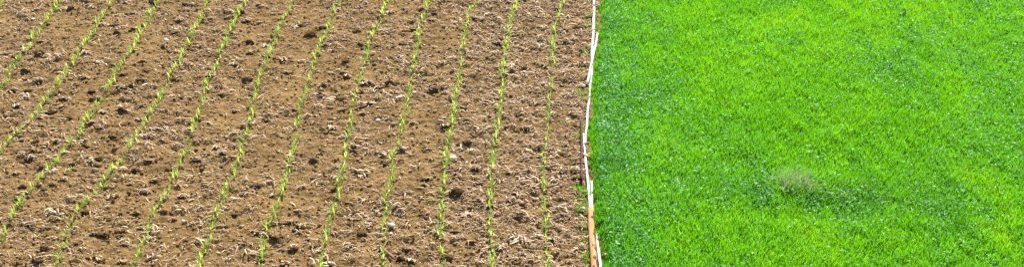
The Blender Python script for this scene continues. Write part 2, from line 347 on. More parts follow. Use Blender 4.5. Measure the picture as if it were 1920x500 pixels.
# earth below the meadow
M_TURF, nt, bs, out = new_mat('turf_earth')
c1 = ramp(nt, noise_tex(nt, 12.0, 5, 0.6), [(0.3, (0.06, 0.14, 0.016)), (0.6, (0.09, 0.20, 0.02)), (0.85, (0.14, 0.19, 0.05))])
c2 = ramp(nt, attr(nt, 'rim'), [(0.0, (0.20, 0.125, 0.05)), (0.09, (0.16, 0.12, 0.045)), (0.16, (0, 0, 0))])
fac = ramp(nt, attr(nt, 'rim'), [(0.06, (0, 0, 0)), (0.15, (1, 1, 1))])
nt.links.new(mix_rgb(nt, fac, c2, c1), bs.inputs['Base Color'])
bs.inputs['Roughness'].default_value = 0.95
bump(nt, noise_tex(nt, 40.0, 4, 0.7), 0.7, 0.02, bs)

# weathered white paint / bare wood
M_WHITE, nt, bs, out = new_mat('whitewashed_wood')
w = noise_tex(nt, 14.0, 6, 0.7, (1, 0.25, 1))
c1 = ramp(nt, w, [(0.30, (0.25, 0.20, 0.15)), (0.40, (0.52, 0.50, 0.46)), (0.55, (0.70, 0.69, 0.67)), (0.8, (0.78, 0.77, 0.76))])
nt.links.new(c1, bs.inputs['Base Color'])
bs.inputs['Roughness'].default_value = 0.55
bump(nt, w, 0.4, 0.006, bs)

M_LOG, nt, bs, out = new_mat('peeled_wood')
w = noise_tex(nt, 30.0, 5, 0.65, (1, 0.12, 1))
c1 = ramp(nt, w, [(0.25, (0.26, 0.115, 0.035)), (0.5, (0.44, 0.225, 0.075)), (0.8, (0.58, 0.34, 0.14))])
p = noise_tex(nt, 7.0, 3, 0.6, (1, 0.6, 1))
c2 = ramp(nt, p, [(0.66, (1, 1, 1)), (0.70, (0.20, 0.15, 0.11))])
nt.links.new(mix_rgb(nt, 1.0, c1, c2, 'MULTIPLY'), bs.inputs['Base Color'])
bs.inputs['Roughness'].default_value = 0.75
bump(nt, w, 0.5, 0.006, bs)

M_BARK, nt, bs, out = new_mat('bark')
c1 = ramp(nt, noise_tex(nt, 40.0, 5, 0.7), [(0.3, (0.035, 0.018, 0.010)), (0.7, (0.12, 0.065, 0.035))])
nt.links.new(c1, bs.inputs['Base Color'])
bs.inputs['Roughness'].default_value = 0.9

M_RUST, nt, bs, out = new_mat('red_brown_board')
c1 = ramp(nt, noise_tex(nt, 25.0, 5, 0.7, (1, 0.2, 1)), [(0.3, (0.03, 0.006, 0.004)), (0.6, (0.075, 0.014, 0.009)), (0.85, (0.12, 0.04, 0.022))])
nt.links.new(c1, bs.inputs['Base Color'])
bs.inputs['Roughness'].default_value = 0.8

M_RED, nt, bs, out = new_mat('red_plastic')
c1 = ramp(nt, noise_tex(nt, 60.0, 3, 0.6), [(0.3, (0.34, 0.05, 0.035)), (0.7, (0.52, 0.10, 0.07))])
nt.links.new(c1, bs.inputs['Base Color'])
bs.inputs['Roughness'].default_value = 0.5

M_STONE, nt, bs, out = new_mat('pale_stone')
c1 = ramp(nt, noise_tex(nt, 35.0, 5, 0.7), [(0.3, (0.42, 0.34, 0.23)), (0.6, (0.62, 0.53, 0.39)), (0.85, (0.74, 0.67, 0.53))])
nt.links.new(c1, bs.inputs['Base Color'])
bs.inputs['Roughness'].default_value = 0.8
bump(nt, noise_tex(nt, 70.0, 3, 0.6), 0.4, 0.006, bs)

# ---------------------------------------------------------------- ground sheets
def axis(lo, hi, step, far, grow=1.35):
    a = list(np.arange(lo, hi + step * 0.5, step))
    s = step
    while a[-1] < far:
        s *= grow
        a.append(a[-1] + s)
    return np.array(a)

ys = np.arange(11.2, 21.2, 0.018)
below, above, s = [], [], 0.018
while (below[-1] if below else 11.2) > -150:
    s *= 1.3; below.append((below[-1] if below else 11.2) - s)
s = 0.018
while (above[-1] if above else ys[-1]) < 600:
    s *= 1.3; above.append((above[-1] if above else ys[-1]) + s)
ys = np.concatenate([below[::-1], ys, above])

def sheet(name, us, hfun, mat, sign):
    U, Y = np.meshgrid(us, ys)
    X = edge_x(Y) + sign * U
    Z = hfun(X, Y)
    nu, ny = len(us), len(ys)
    idx = np.arange(nu * ny).reshape(ny, nu)
    q = np.stack([idx[:-1, :-1], idx[:-1, 1:], idx[1:, 1:], idx[1:, :-1]], -1).reshape(-1, 4)
    if sign < 0:
        q = q[:, ::-1]
    me = make_mesh(name, np.stack([X, Y, Z], -1).reshape(-1, 3), q, {'rim': np.clip(U, 0, 1).ravel()}, mats=(mat,))
    return link(name, me, kind='structure', label=None)

soil = sheet('soil', axis(0, 10.6, 0.018, 500, 1.3), soil_h, M_SOIL, -1)
soil['label'] = 'brown ploughed soil of the seedling field'
turf = sheet('meadow_ground', axis(0, 10.2, 0.06, 500, 1.3), meadow_h, M_TURF, 1)
turf['label'] = 'green meadow ground beyond the white poles'

# ---------------------------------------------------------------- image-plane test (which things the photograph shows)
FPX = camd.lens / camd.sensor_width * 1920
def to_px(x, y, z=0.0):
    dz = z - CAM_H
    d = y * math.cos(PITCH) - dz * math.sin(PITCH)
    return 960 + FPX * x / d, 250 - FPX * (y * math.sin(PITCH) + dz * math.cos(PITCH)) / d

def in_frame(x, y, pad=0):
    px, py = to_px(x, y)
    return -pad < px < 1920 + pad and -pad < py < 500 + pad

ONES = ['', 'first', 'second', 'third', 'fourth', 'fifth', 'sixth', 'seventh', 'eighth', 'ninth', 'tenth', 'eleventh', 'twelfth', 'thirteenth',
        'fourteenth', 'fifteenth', 'sixteenth', 'seventeenth', 'eighteenth', 'nineteenth']
TENS = {20: ('twentieth', 'twenty'), 30: ('thirtieth', 'thirty'), 40: ('fortieth', 'forty'), 50: ('fiftieth', 'fifty'), 60: ('sixtieth', 'sixty')}
def ordinal(n):
    if n < 20: return ONES[n]
    t = n // 10 * 10
    return TENS[t][0] if n % 10 == 0 else TENS[t][1] + '-' + ONES[n % 10]

# ---------------------------------------------------------------- ribbons, straws, lumps (as arrays)
def tube_batch(paths, rad, sides=3):
    """paths (n,k,3), rad (n,k) -> verts, quads: thin round-ish strands"""
    n, k, _ = paths.shape
    d = np.gradient(paths, axis=1)
    d /= np.linalg.norm(d, axis=2, keepdims=True) + 1e-9
    ref = np.where(np.abs(d[..., 2:3]) > 0.9, np.array([1., 0, 0]), np.array([0, 0, 1.]))
    a = np.cross(d, ref); a /= np.linalg.norm(a, axis=2, keepdims=True) + 1e-9
    b = np.cross(a, d)
    vs = []
    for s in range(sides):
        t = 2 * math.pi * s / sides + 0.5
        vs.append(paths + (a * math.cos(t) + b * math.sin(t)) * rad[..., None])
    V = np.stack(vs, 2)                                    # n,k,sides,3
    idx = np.arange(n * k * sides).reshape(n, k, sides)
    q = []
    for s in range(sides):
        s2 = (s + 1) % sides
        q.append(np.stack([idx[:, :-1, s], idx[:, :-1, s2], idx[:, 1:, s2], idx[:, 1:, s]], -1).reshape(-1, 4))
    return V.reshape(-1, 3), np.concatenate(q)

def straw_paths(x, y, z, L, ang, curl, lift, k=4):
    """curved strands lying on the ground"""
    t = np.linspace(-0.5, 0.5, k)[None, :]
    a = ang[:, None] + curl[:, None] * t
    step = (L / (k - 1))[:, None]
    dx, dy = np.cos(a) * step, np.sin(a) * step
    px = np.cumsum(dx, 1); py = np.cumsum(dy, 1)
    px += x[:, None] - px.mean(1, keepdims=True)
    py += y[:, None] - py.mean(1, keepdims=True)
    pz = z[:, None] + lift[:, None] * (1 - (2 * t) ** 2)
    return np.stack([px, py, pz], -1)

ICO = None
def ico(sub):
    import bmesh
    bm = bmesh.new()
    bmesh.ops.create_icosphere(bm, subdivisions=sub, radius=1.0)
    v = np.array([p.co[:] for p in bm.verts]); f = np.array([[q.index for q in p.verts] for p in bm.faces])
    bm.free()
    return v, f

def lump(sub, seed, sq=(1, 1, 0.6), amp=0.3):
    """an angular clod or stone about 1 wide, sitting with its lower part at z<0"""
    v, f = ico(sub)
    r = np.random.default_rng(seed)
    out_v = v.copy()
    for _ in range(9):                                     # chop flat facets
        n = r.normal(size=3); n /= np.linalg.norm(n)
        d = r.uniform(0.55, 0.9)
        s = out_v @ n
        out_v = np.where((s > d)[:, None], out_v - (s - d)[:, None] * n * 0.9, out_v)
    o = r.uniform(0, 50, 3)
    ns = vnoise(v[:, 0] + o[0] + v[:, 2] * .7, v[:, 1] + o[1] - v[:, 2] * .7, 0.55, seed) * amp + vnoise(v[:, 0] * 1.1 + o[2] - v[:, 2], v[:, 1] + o[0] + v[:, 2], 0.25, seed + 9) * amp * 0.45
    out_v = out_v * (1 + ns)[:, None] * np.array(sq) * 0.5
    return out_v, f

# ---------------------------------------------------------------- dark clods, each with its wisp of straw
ROW_C = [np.array(r)[np.argsort([p[1] for p in r])] for r in ROWS]
def row_x(k, y):
    r = ROW_C[k]
    return float(np.interp(y, r[:, 1], r[:, 0]))

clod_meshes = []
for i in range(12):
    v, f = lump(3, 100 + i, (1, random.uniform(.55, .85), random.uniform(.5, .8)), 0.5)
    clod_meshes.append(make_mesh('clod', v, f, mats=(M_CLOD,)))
wisp_meshes = []
for i in range(10):
    r = np.random.default_rng(300 + i)
    n = int(r.integers(5, 10))
    a = r.normal(math.pi * (0 if i % 2 else 0.1), 0.8, n)
    L = r.uniform(0.4, 1.3, n)
    x = r.normal(0, 0.30, n); y = r.normal(0.14, 0.20, n)
    z = 0.36 * np.clip(1 - (x ** 2 + y ** 2) / 0.5, 0.12, 1) * r.uniform(0.55, 1.0, n)
    P = straw_paths(x, y, z, L, a, r.normal(0, 1.6, n), r.uniform(-0.10, 0.10, n), 5)
    rad = r.uniform(0.04, 0.085, n)[:, None] * np.array([[.6, 1, 1, .9, .4]])
    v, f = tube_batch(P, rad)
    wisp_meshes.append(make_mesh('straw_wisp', v, f, {'tint': np.repeat(r.uniform(0.35, 0.95, n), 15)}, mats=(M_STRAW,)))

vis = [c for c in CLODS if in_frame(c[0], c[1])]
vis.sort(key=lambda c: -c[2] / (c[1] + 6))
single, rest = vis[:300], vis[300:]
def strip_of(x, y):
    for k in range(len(ROW_C)):
        if x > row_x(k, y): return k
    return len(ROW_C)
strips = {}
for c in single:
    strips.setdefault(strip_of(c[0], c[1]), []).append(c)
SIZE = lambda w: 'broad' if w >= 0.12 else ('middling' if w >= 0.085 else 'small')
ci = 0
for k, cs in sorted(strips.items()):
    cs.sort(key=lambda c: c[1])
    for n, (x, y, w) in enumerate(cs, 1):
        if k == 0: where = 'between the white poles and nearest crop row'
        elif k == len(ROW_C): where = 'left of the outermost crop row'
        else: where = 'between %s and %s crop rows from white poles' % (ordinal(k), ordinal(k + 1))
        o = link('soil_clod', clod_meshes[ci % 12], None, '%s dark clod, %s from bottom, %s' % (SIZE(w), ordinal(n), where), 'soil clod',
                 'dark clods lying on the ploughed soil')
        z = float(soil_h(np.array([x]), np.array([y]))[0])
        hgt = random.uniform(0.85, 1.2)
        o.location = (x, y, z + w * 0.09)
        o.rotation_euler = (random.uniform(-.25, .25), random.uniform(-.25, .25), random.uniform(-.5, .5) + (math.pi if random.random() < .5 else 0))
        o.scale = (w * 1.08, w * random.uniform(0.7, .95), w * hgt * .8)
        if random.random() < 0.7:
            s = link('straw_wisp', wisp_meshes[(ci * 7) % 10], o)
            s.rotation_euler = (0, 0, -o.rotation_euler.z + random.uniform(-.4, .4))
            q = min(1.0, .095 / w)
            s.scale = (1.25 * q, q, max(q, .8))
        ci += 1

# smaller lumps, uncountable: crumbs of soil all over the field
def crumbs(n, smin, smax, seed, dens=True, extra=()):
    r = np.random.default_rng(seed)
    y = r.uniform(11.4, 20.9, n)
    x = edge_x(y) - 0.03 - r.uniform(0, 1, n) * 10.2
    s = smin + (smax - smin) * r.random(n) ** 2.6
    keep = np.abs(x) < 0.46 * y + 1.2
    x, y, s = x[keep], y[keep], s[keep]
    if extra:
        e = np.array(extra); x = np.r_[x, e[:, 0]]; y = np.r_[y, e[:, 1]]; s = np.r_[s, e[:, 2]]
    n = len(x)
    z = soil_h(x, y)
    v0, f0 = ico(1)
    nv = len(v0)
    j = 1 + 0.38 * r.normal(size=(n, nv))
    V = v0[None] * np.clip(j, .45, 1.7)[..., None] * (s * 0.5)[:, None, None] * np.stack([r.uniform(.8, 1.4, n), r.uniform(.6, 1.1, n), r.uniform(.5, .95, n)], -1)[:, None, :]
    a = r.uniform(0, 6.28, n)
    ca, sa = np.cos(a)[:, None], np.sin(a)[:, None]
    X = V[..., 0] * ca - V[..., 1] * sa + x[:, None]
    Y = V[..., 0] * sa + V[..., 1] * ca + y[:, None]
    Z = V[..., 2] + (z + s * 0.12)[:, None]
    F = (f0[None] + (np.arange(n) * nv)[:, None, None]).reshape(-1, 3)
    t = np.clip(r.normal(0.48, 0.2, n), 0, 1)
    if extra: t[-len(extra):] = r.uniform(.08, .42, len(extra))
    return np.stack([X, Y, Z], -1).reshape(-1, 3), F, np.repeat(t, nv)
crumble = []
rc = random.Random(77)
for x, y, w in CLODS:
    for q in range(9):
        a, d = rc.uniform(0, 6.28), w * rc.uniform(.35, 1.0)
        crumble.append((x + math.cos(a) * d * 1.2, y + math.sin(a) * d * .9, w * rc.uniform(.12, .36)))
v, f, t = crumbs(24000, 0.010, 0.05, 41, extra=rest + crumble)
link('soil_crumbs', make_mesh('soil_crumbs', v, f, {'tint': t}, smooth=False, mats=(M_CRUMB,)), kind='stuff', label='crumbs of dry brown soil scattered over the ploughed field')

# ---------------------------------------------------------------- straw litter
r = np.random.default_rng(51)
n = 74000
y = r.uniform(11.4, 20.9, n)
x = edge_x(y) - 0.02 - r.uniform(0, 1, n) * 10.2
keep = (np.abs(x) < 0.46 * y + 1.0) & (r.random(n) * 1.6 < straw_density(x, y))
x, y = x[keep], y[keep]
n = len(x)
L = np.clip(r.lognormal(math.log(0.055), 0.55, n), 0.015, 0.2)
ang = np.where(r.random(n) < 0.6, r.normal(-0.1, 0.55, n), r.uniform(0, 6.28, n))
rad = np.clip(r.lognormal(math.log(0.0042), 0.35, n), 0.0024, 0.010)
P = straw_paths(x, y, soil_h(x, y) + rad + r.uniform(-0.006, 0.012, n), L, ang, r.normal(0, 0.9, n), r.uniform(-0.004, 0.5, n) * L * 0.35)
v1, f1 = tube_batch(P, rad[:, None] * np.array([[.7, 1, 1, .5]]))
t1 = np.repeat(np.clip(r.normal(0.42, 0.26, n), 0, 1), 12)
# bunches: fans of root fibre and husk
nb = 1700
by = r.uniform(11.5, 20.5, nb); bx = edge_x(by) - 0.05 - r.uniform(0, 1, nb) * 9.8
keep = (np.abs(bx) < 0.46 * by + .6) & (r.random(nb) * 1.2 < straw_density(bx, by)); bx, by = bx[keep], by[keep]; nb = len(bx)
m = 6
cx = np.repeat(bx, m) + r.normal(0, 0.045, nb * m); cy = np.repeat(by, m) + r.normal(0, 0.03, nb * m)
L = np.clip(r.lognormal(math.log(0.07), 0.4, nb * m), 0.025, 0.16)
ang = np.repeat(r.uniform(-.5, .5, nb), m) + r.normal(0, 0.8, nb * m)
rad = np.clip(r.lognormal(math.log(0.0085), 0.3, nb * m), 0.004, 0.0125)
P = straw_paths(cx, cy, soil_h(cx, cy) + rad + r.uniform(-.008, 0.03, nb * m), L, ang, r.normal(0, 1.1, nb * m), r.uniform(0, .3, nb * m) * L)
v2, f2 = tube_batch(P, rad[:, None] * np.array([[.6, 1, 1, .4]]))
t2 = np.repeat(np.clip(np.repeat(r.normal(0.52, 0.18, nb), m) + r.normal(0, .14, nb * m), 0, 1), 12)
nc = 46000
yc = r.uniform(11.4, 20.9, nc); xc = edge_x(yc) - 0.02 - r.uniform(0, 1, nc) * 10.2
keep = (np.abs(xc) < 0.46 * yc + 1.0) & (r.random(nc) < .35 + .5 * straw_density(xc, yc)); xc, yc = xc[keep], yc[keep]; nc = len(xc)
rad = r.uniform(.0028, .0065, nc)
P = straw_paths(xc, yc, soil_h(xc, yc) + rad + .001, r.uniform(.008, .03, nc), np.where(r.random(nc) < .6, r.normal(-.1, .6, nc), r.uniform(0, 6.28, nc)), r.normal(0, .8, nc), r.uniform(0, .004, nc), 3)
v3, f3 = tube_batch(P, rad[:, None] * np.array([[.6, 1, .6]]))
t3 = np.repeat(np.clip(r.normal(.62, .26, nc), 0, 1), 9)
f1 = np.concatenate([f1, f3 + len(v1)]); v1 = np.concatenate([v1, v3]); t1 = np.r_[t1, t3]
link('straw_litter', make_mesh('straw_litter', np.concatenate([v1, v2]), np.concatenate([f1, f2 + len(v1)]), {'tint': np.r_[t1, t2]}, mats=(M_STRAW,)),
     kind='stuff', label='pale broken straw and root fibre littering the ploughed soil')

# ---------------------------------------------------------------- seedlings
def leaf_arrays(r, base, az, L, W, up, droop, k=5, fold=0.35):
    """an arching blade folded along its midrib; returns verts (3k-2... ) and faces"""
    t = np.linspace(0, 1, k)
    ang = up - droop * t ** 1.4
    step = L / (k - 1)
    hx = np.concatenate([[0], np.cumsum(np.cos(ang[:-1]) * step)])
    hz = np.concatenate([[0], np.cumsum(np.sin(ang[:-1]) * step)])
    wid = W * np.array([0.45, 0.9, 1.0, 0.7, 0.05][:k])
    ca, sa = math.cos(az), math.sin(az)
    mid = np.stack([base[0] + hx * ca, base[1] + hx * sa, base[2] + hz], -1)
    side = np.array([-sa, ca, 0.0])
    lift = np.array([0, 0, fold])
    lft = mid + (side + lift) * (wid * 0.5)[:, None]
    rgt = mid + (-side + lift) * (wid * 0.5)[:, None]
    V = np.stack([lft, mid, rgt], 1).reshape(-1, 3)
    F = []
    for i in range(k - 1):
        a = i * 3
        F += [[a, a + 1, a + 4, a + 3], [a + 1, a + 2, a + 5, a + 4]]
    return V, np.array(F)

def seedling_arrays(seed):
    r = np.random.default_rng(seed)
    n = int(r.integers(4, 7))
    V, F, T, off = [], [], [], 0
    az0 = r.uniform(0, 6.28)
    for i in range(n):
        inner = i >= n - 2
        v, f = leaf_arrays(r, (r.normal(0, .004), r.normal(0, .004), 0.012 + 0.006 * i), az0 + math.pi * (i % 2) + r.normal(0, 0.5), r.uniform(.095, .155) * (1.1 if inner else 1), r.uniform(.015, .023),
                           r.uniform(1.15, 1.45) if inner else r.uniform(.75, 1.2), r.uniform(.1, .5) if inner else r.uniform(.5, 1.4))
        V.append(v); F.append(f + off); off += len(v)
        T.append(np.full(len(v), np.clip(r.normal(.5, .22), 0, 1)))
    # short stem
    P = np.array([[[0, 0, -0.02], [0.001, 0, 0.015], [0.002, 0.001, 0.045]]])
    v, f = tube_batch(P, np.array([[.005, .005, .003]]), 5)
    V.append(v); F.append(f + off); T.append(np.full(len(v), .8))
    return np.concatenate(V), np.concatenate(F), np.concatenate(T)

SEED = [seedling_arrays(700 + i) for i in range(14)]
seed_meshes = [make_mesh('seedling', v, f, {'tint': t}, mats=(M_MAIZE,)) for v, f, t in SEED]
plants = []                                               # row, x, y, scale, turn, variant
for k, rc in enumerate(ROW_C):
    y0, y1 = 11.2, 21.0
    d0 = (rc[-1, 0] - rc[0, 0]) / max(rc[-1, 1] - rc[0, 1], .5)
    y = y0 + random.uniform(0, .1)
    gap = 0
    while y < y1:
        if y < rc[0, 1]: x = rc[0, 0] + d0 * (y - rc[0, 1])
        elif y > rc[-1, 1]: x = rc[-1, 0] + d0 * (y - rc[-1, 1])
        else: x = row_x(k, y)
        thin = 0.22 if k in (0, 4) and 16 < y < 17.3 else 0.05
        if random.random() > thin:
            plants.append((k, x + random.gauss(0, .016), y, random.uniform(.5, .95) * (0.9 if k == 0 else 1), random.uniform(0, 6.28), random.randrange(14)))
        y += random.gauss(0.066, 0.018)
for y in np.arange(11.2, 21, 0.115):                        # one more row outside the frame
    plants.append((99, -9.1 + random.gauss(0, .016), float(y), random.uniform(.72, 1.1), random.uniform(0, 6.28), random.randrange(14)))
near = sorted([p for p in plants if p[0] < 99 and in_frame(p[1], p[2])], key=lambda p: p[2])
order = {}
for k in range(len(ROW_C)):
    for n, p in enumerate([q for q in near if q[0] == k], 1): order[p] = n
alone = near[:300]
aset = set(alone)
for p in alone:
    k, x, y, s, a, vi = p
    low = 'left edge' if k in (9, 10, 11, 12) else 'bottom edge'
    rowname = 'the crop row nearest the white poles' if k == 0 else '%s crop row from white poles' % ordinal(k + 1)
    o = link('seedling', seed_meshes[vi], None, 'green seedling, %s from the %s, in %s' % (ordinal(order[p]), low, rowname), 'seedling', 'young seedlings in the crop rows')
    o.location = (x, y, float(soil_h(np.array([x]), np.array([y]))[0]) - 0.004)
    o.rotation_euler = (random.gauss(0, .08), random.gauss(0, .08), a)
    o.scale = (s, s, s * random.uniform(.9, 1.15))
V, F, T, off = [], [], [], 0
for p in plants:
    if p in aset: continue
    k, x, y, s, a, vi = p
    v, f, t = SEED[vi]
    ca, sa = math.cos(a), math.sin(a)
    z = float(soil_h(np.array([x]), np.array([y]))[0]) - 0.004
    V.append(np.stack([(v[:, 0] * ca - v[:, 1] * sa) * s + x, (v[:, 0] * sa + v[:, 1] * ca) * s + y, v[:, 2] * s + z], -1))
    F.append(f + off); T.append(t); off += len(v)
link('far_seedlings', make_mesh('far_seedlings', np.concatenate(V), np.concatenate(F), {'tint': np.concatenate(T)}, mats=(M_MAIZE,)), kind='stuff',
     label='more distant bright green seedlings continuing the crop rows')

# ---------------------------------------------------------------- pale stones, stick, weeds on the soil
STONES = [(-1.88, 15.76, .085, 'white oval stone on bare soil right of the fifth crop row from the poles'),
          (-4.10, 13.31, .062, 'white oval stone near the bottom between the seventh and eighth crop rows'),
          (-1.50, 13.20, .105, 'white flat stone touching the fourth crop row near the bottom edge'),
          (-7.69, 18.83, .085, 'white narrow stone near the top left corner of the soil'),
          (1.05, 16.71, .075, 'white stone lying beside the white poles where the crossing pole ends'),
          (-0.79, 14.73, .10, 'pale flat stone right of the third crop row from the poles'),
          (-1.42, 16.54, .075, 'white stone just right of the fourth crop row, halfway up'),
          (-1.47, 15.00, .085, 'pale flat stone right of the fourth crop row, below halfway'),
          (-3.65, 13.24, .05, 'white pebble against a dark clod beside the seventh crop row'),
          (-5.38, 18.09, .09, 'pale pointed stone between the ninth and tenth crop rows near the top'),
          (-2.24, 17.20, .12, 'white flat sliver lying in the fifth crop row from the poles')]
for i, (x, y, w, lab) in enumerate(STONES):
    v, f = lump(2, 500 + i, (1, .7, .42) if i < 10 else (1, .28, .2), 0.2)
    o = link('pale_stone', make_mesh('pale_stone', v, f, mats=(M_STONE,)), None, lab, 'stone', 'pale stones on the soil')
    o.location = (x, y, float(soil_h(np.array([x]), np.array([y]))[0]) + w * .22 + .012)
    o.rotation_euler = (random.uniform(.0, .35), random.uniform(-.15, .15), random.uniform(-.3, .1))
    o.scale = (w, w, w)

def bent_pole(pts, radii, sides=12, sub=7, wob=0.05, seed=0, flat=1.0):
    """a bent round stick through pts with rounded ends"""
    P = np.array(pts, float); R = np.array(radii, float)
    t = np.concatenate([[0], np.cumsum(np.linalg.norm(np.diff(P, axis=0), axis=1))])
    k = max(sub * (len(P) - 1), int(t[-1] / 0.06))
    tt = np.linspace(0, t[-1], k)
    # smooth interpolation
    C = np.stack([np.interp(tt, t, P[:, i]) for i in range(3)], -1)
    ker = np.ones(5) / 5
    for i in range(3):
        c = np.concatenate([np.full(2, C[0, i]), C[:, i], np.full(2, C[-1, i])])
        s = np.convolve(c, ker, 'valid'); s[0], s[-1] = C[0, i], C[-1, i]; C[:, i] = s
    rr = np.interp(tt, t, R) * (1 + wob * vnoise(tt, tt * 0 + seed, 0.16, 60 + seed))
    C[:, 0] += 0.006 * vnoise(tt, tt * 0, 0.35, 61 + seed)
    d = np.gradient(C, axis=0); d /= np.linalg.norm(d, axis=1, keepdims=True)
    a = np.cross(d, [0, 0, 1.]); a /= np.linalg.norm(a, axis=1, keepdims=True); b = np.cross(a, d)
    rings = [(0, .0), (0, .8)] + [(i, 1.0) for i in range(k)] + [(k - 1, .8), (k - 1, 0.0)]
    V, F = [], []
    for ri, (i, sc) in enumerate(rings):
        off = d[i] * rr[i] * ((-.12 if ri < 2 else .12) if sc < 1 else 0)
        for s in range(sides):
            th = 2 * math.pi * s / sides
            lob = 1 + 0.05 * math.sin(3 * th + i * .05 + seed)
            V.append(C[i] + off + (a[i] * math.cos(th) + b[i] * math.sin(th) * flat) * rr[i] * sc * lob)
    n = len(rings)
    for i in range(n - 1):
        for s in range(sides):
            s2 = (s + 1) % sides
            F.append([i * sides + s, i * sides + s2, (i + 1) * sides + s2, (i + 1) * sides + s])
    return np.array(V), np.array(F), C, rr

def pole(name, pts, radii, mat, label, cat, group=None, seed=0, flat=1.0):
    pts = [(x, y - 1.5 * (z + .3 * r_), z) for (x, y, z), r_ in zip(pts, radii)]
    v, f, C, rr = bent_pole(pts, radii, seed=seed, flat=flat)
    o0 = np.array([C[0, 0], C[0, 1], 0.0])
    o = link(name, make_mesh(name, v - o0, f, mats=(mat,)), None, label, cat, group)
    o.location = tuple(o0)
    return o, C - o0, rr

G = 'white poles laid along the field edge'
pole('white_pole', [(1.47, 21.6, .05), (1.35, 19.58, .045), (1.28, 18.44, .04), (1.20, 17.37, .035)], [.025, .024, .023, .020], M_WHITE,
     'thick white pole along the field edge, running off the top of the picture', 'pole', G, 1)
pole('white_pole', [(1.335, 18.36, .075), (1.285, 18.0, .085), (1.20, 17.43, .10), (1.10, 16.82, .055)], [.016, .017, .018, .020], M_WHITE,
     'short white pole crossing slantwise over the thick pole near the top', 'pole', G, 2)
pole('white_pole', [(1.215, 17.45, .03), (1.14, 16.6, .03), (1.05, 15.78, .035), (1.0, 15.17, .05)], [.017, .016, .015, .014], M_WHITE,
     'thin white pole in the middle, beside the red-brown board', 'pole', G, 3)
pole('white_pole', [(0.985, 15.42, .025), (0.985, 14.75, .028), (0.99, 14.11, .03), (0.985, 13.5, .03)], [.014, .015, .017, .017], M_WHITE,
     'white pole below the middle, ending above the peeled wooden log', 'pole', G, 4)
pole('white_pole', [(1.034, 14.25, .04), (1.026, 13.96, .04), (1.012, 13.6, .035)], [.015, .014, .012], M_WHITE,
     'short white stub lying beside the lower white pole, above the log', 'pole', G, 5)
pole('white_pole', [(1.035, 13.1, .02), (1.045, 12.7, .022), (1.055, 12.37, .025), (1.07, 11.6, .025)], [.015, .018, .020, .020], M_WHITE,
     'white pole showing along the right side of the peeled wooden log', 'pole', G, 6)
log, LC, LR = pole('peeled_log', [(0.99, 13.64, .055), (0.98, 13.27, .05), (0.98, 12.79, .05), (0.97, 11.7, .05)], [.040, .041, .043, .046], M_LOG,
     'light brown peeled wooden log with dark bark scraps at the bottom edge', 'log', None, 7)
for i, (fi, th, ln) in enumerate(((.05, .95, .22), (.24, 1.0, .20), (.30, .8, .12), (.42, 1.1, .09), (.50, 1.6, .08), (.54, 1.0, .14), (.62, 2.1, .09), (.12, 1.5, .05))):
    k = int(fi * len(LC)); r0 = LR[k]
    th0 = th - .25
    V = []; F = []
    m = 6
    for a in range(m):
        y = LC[k, 1] - ln * a / (m - 1)
        kk = int(np.argmin(np.abs(LC[:, 1] - y))); c = LC[kk]
        wv = 0.5 * math.sin(math.pi * (a + .4) / (m - .2)) * (1 + .3 * math.sin(a * 2.1 + i))
        for s, rr_ in ((-1, 1.0), (-.3, 1.11), (.3, 1.11), (1, 1.0)):
            t_ = th0 + s * wv
            V.append((c[0] + math.cos(t_) * LR[kk] * rr_ * 1.03, y, c[2] + math.sin(t_) * LR[kk] * rr_ * 1.03))
    for a in range(m - 1):
        for s in range(3): F.append([a * 4 + s, a * 4 + s + 1, a * 4 + s + 5, a * 4 + s + 4])
    link('bark_scrap', make_mesh('bark_scrap', np.array(V), np.array(F), mats=(M_BARK,)), log)

# red-brown board on edge against the thin pole
def board(name, pts, w, h, mat, label, cat):
    P = np.array(pts, float); V = []; F = []
    k = 14
    t = np.linspace(0, 1, k); tp = np.linspace(0, 1, len(P))
    for i in range(k):
        x, y, z = (np.interp(t[i], tp, P[:, j]) for j in range(3))
        j = 0.006 * math.sin(i * 2.3)
        for dx, dz in ((-w / 2, 0), (w / 2, 0), (w / 2 * .8, h + j), (-w / 2 * .8, h + j * .6)):
            V.append((x + dx - P[0, 0], y - P[0, 1], z + dz))
    for i in range(k - 1):
        for s in range(4):
            F.append([i * 4 + s, i * 4 + (s + 1) % 4, (i + 1) * 4 + (s + 1) % 4, (i + 1) * 4 + s])
    F += [[3, 2, 1, 0], [(k - 1) * 4 + q for q in range(4)]]
    o = link(name, make_mesh(name, np.array(V), np.array(F), smooth=False, mats=(mat,)), None, label, cat)
    o.location = (P[0, 0], P[0, 1], 0)
    return o
board('red_brown_board', [(0.975, 15.70, -.02), (0.94, 14.9, -.02), (0.905, 14.20, -.03)], .034, .10, M_RUST, 'thin red-brown board on edge left of the white poles, halfway down', 'board')

v, f = lump(2, 560, (1, .8, .6), .18)
o = link('red_scrap', make_mesh('red_scrap', v, f, mats=(M_RED,)), None, 'small dull red scrap in the grass right of the log', 'scrap')
o.location = (1.115, 12.56, .09); o.scale = (.055, .06, .05)

pole('dry_stick', [(-1.60, 12.86, .035), (-1.50, 12.72, .045), (-1.41, 12.60, .03)], [.022, .024, .012], M_STRAW, 'pale tapered stick lying across the fourth crop row at the bottom edge', 'stick', None, 9)

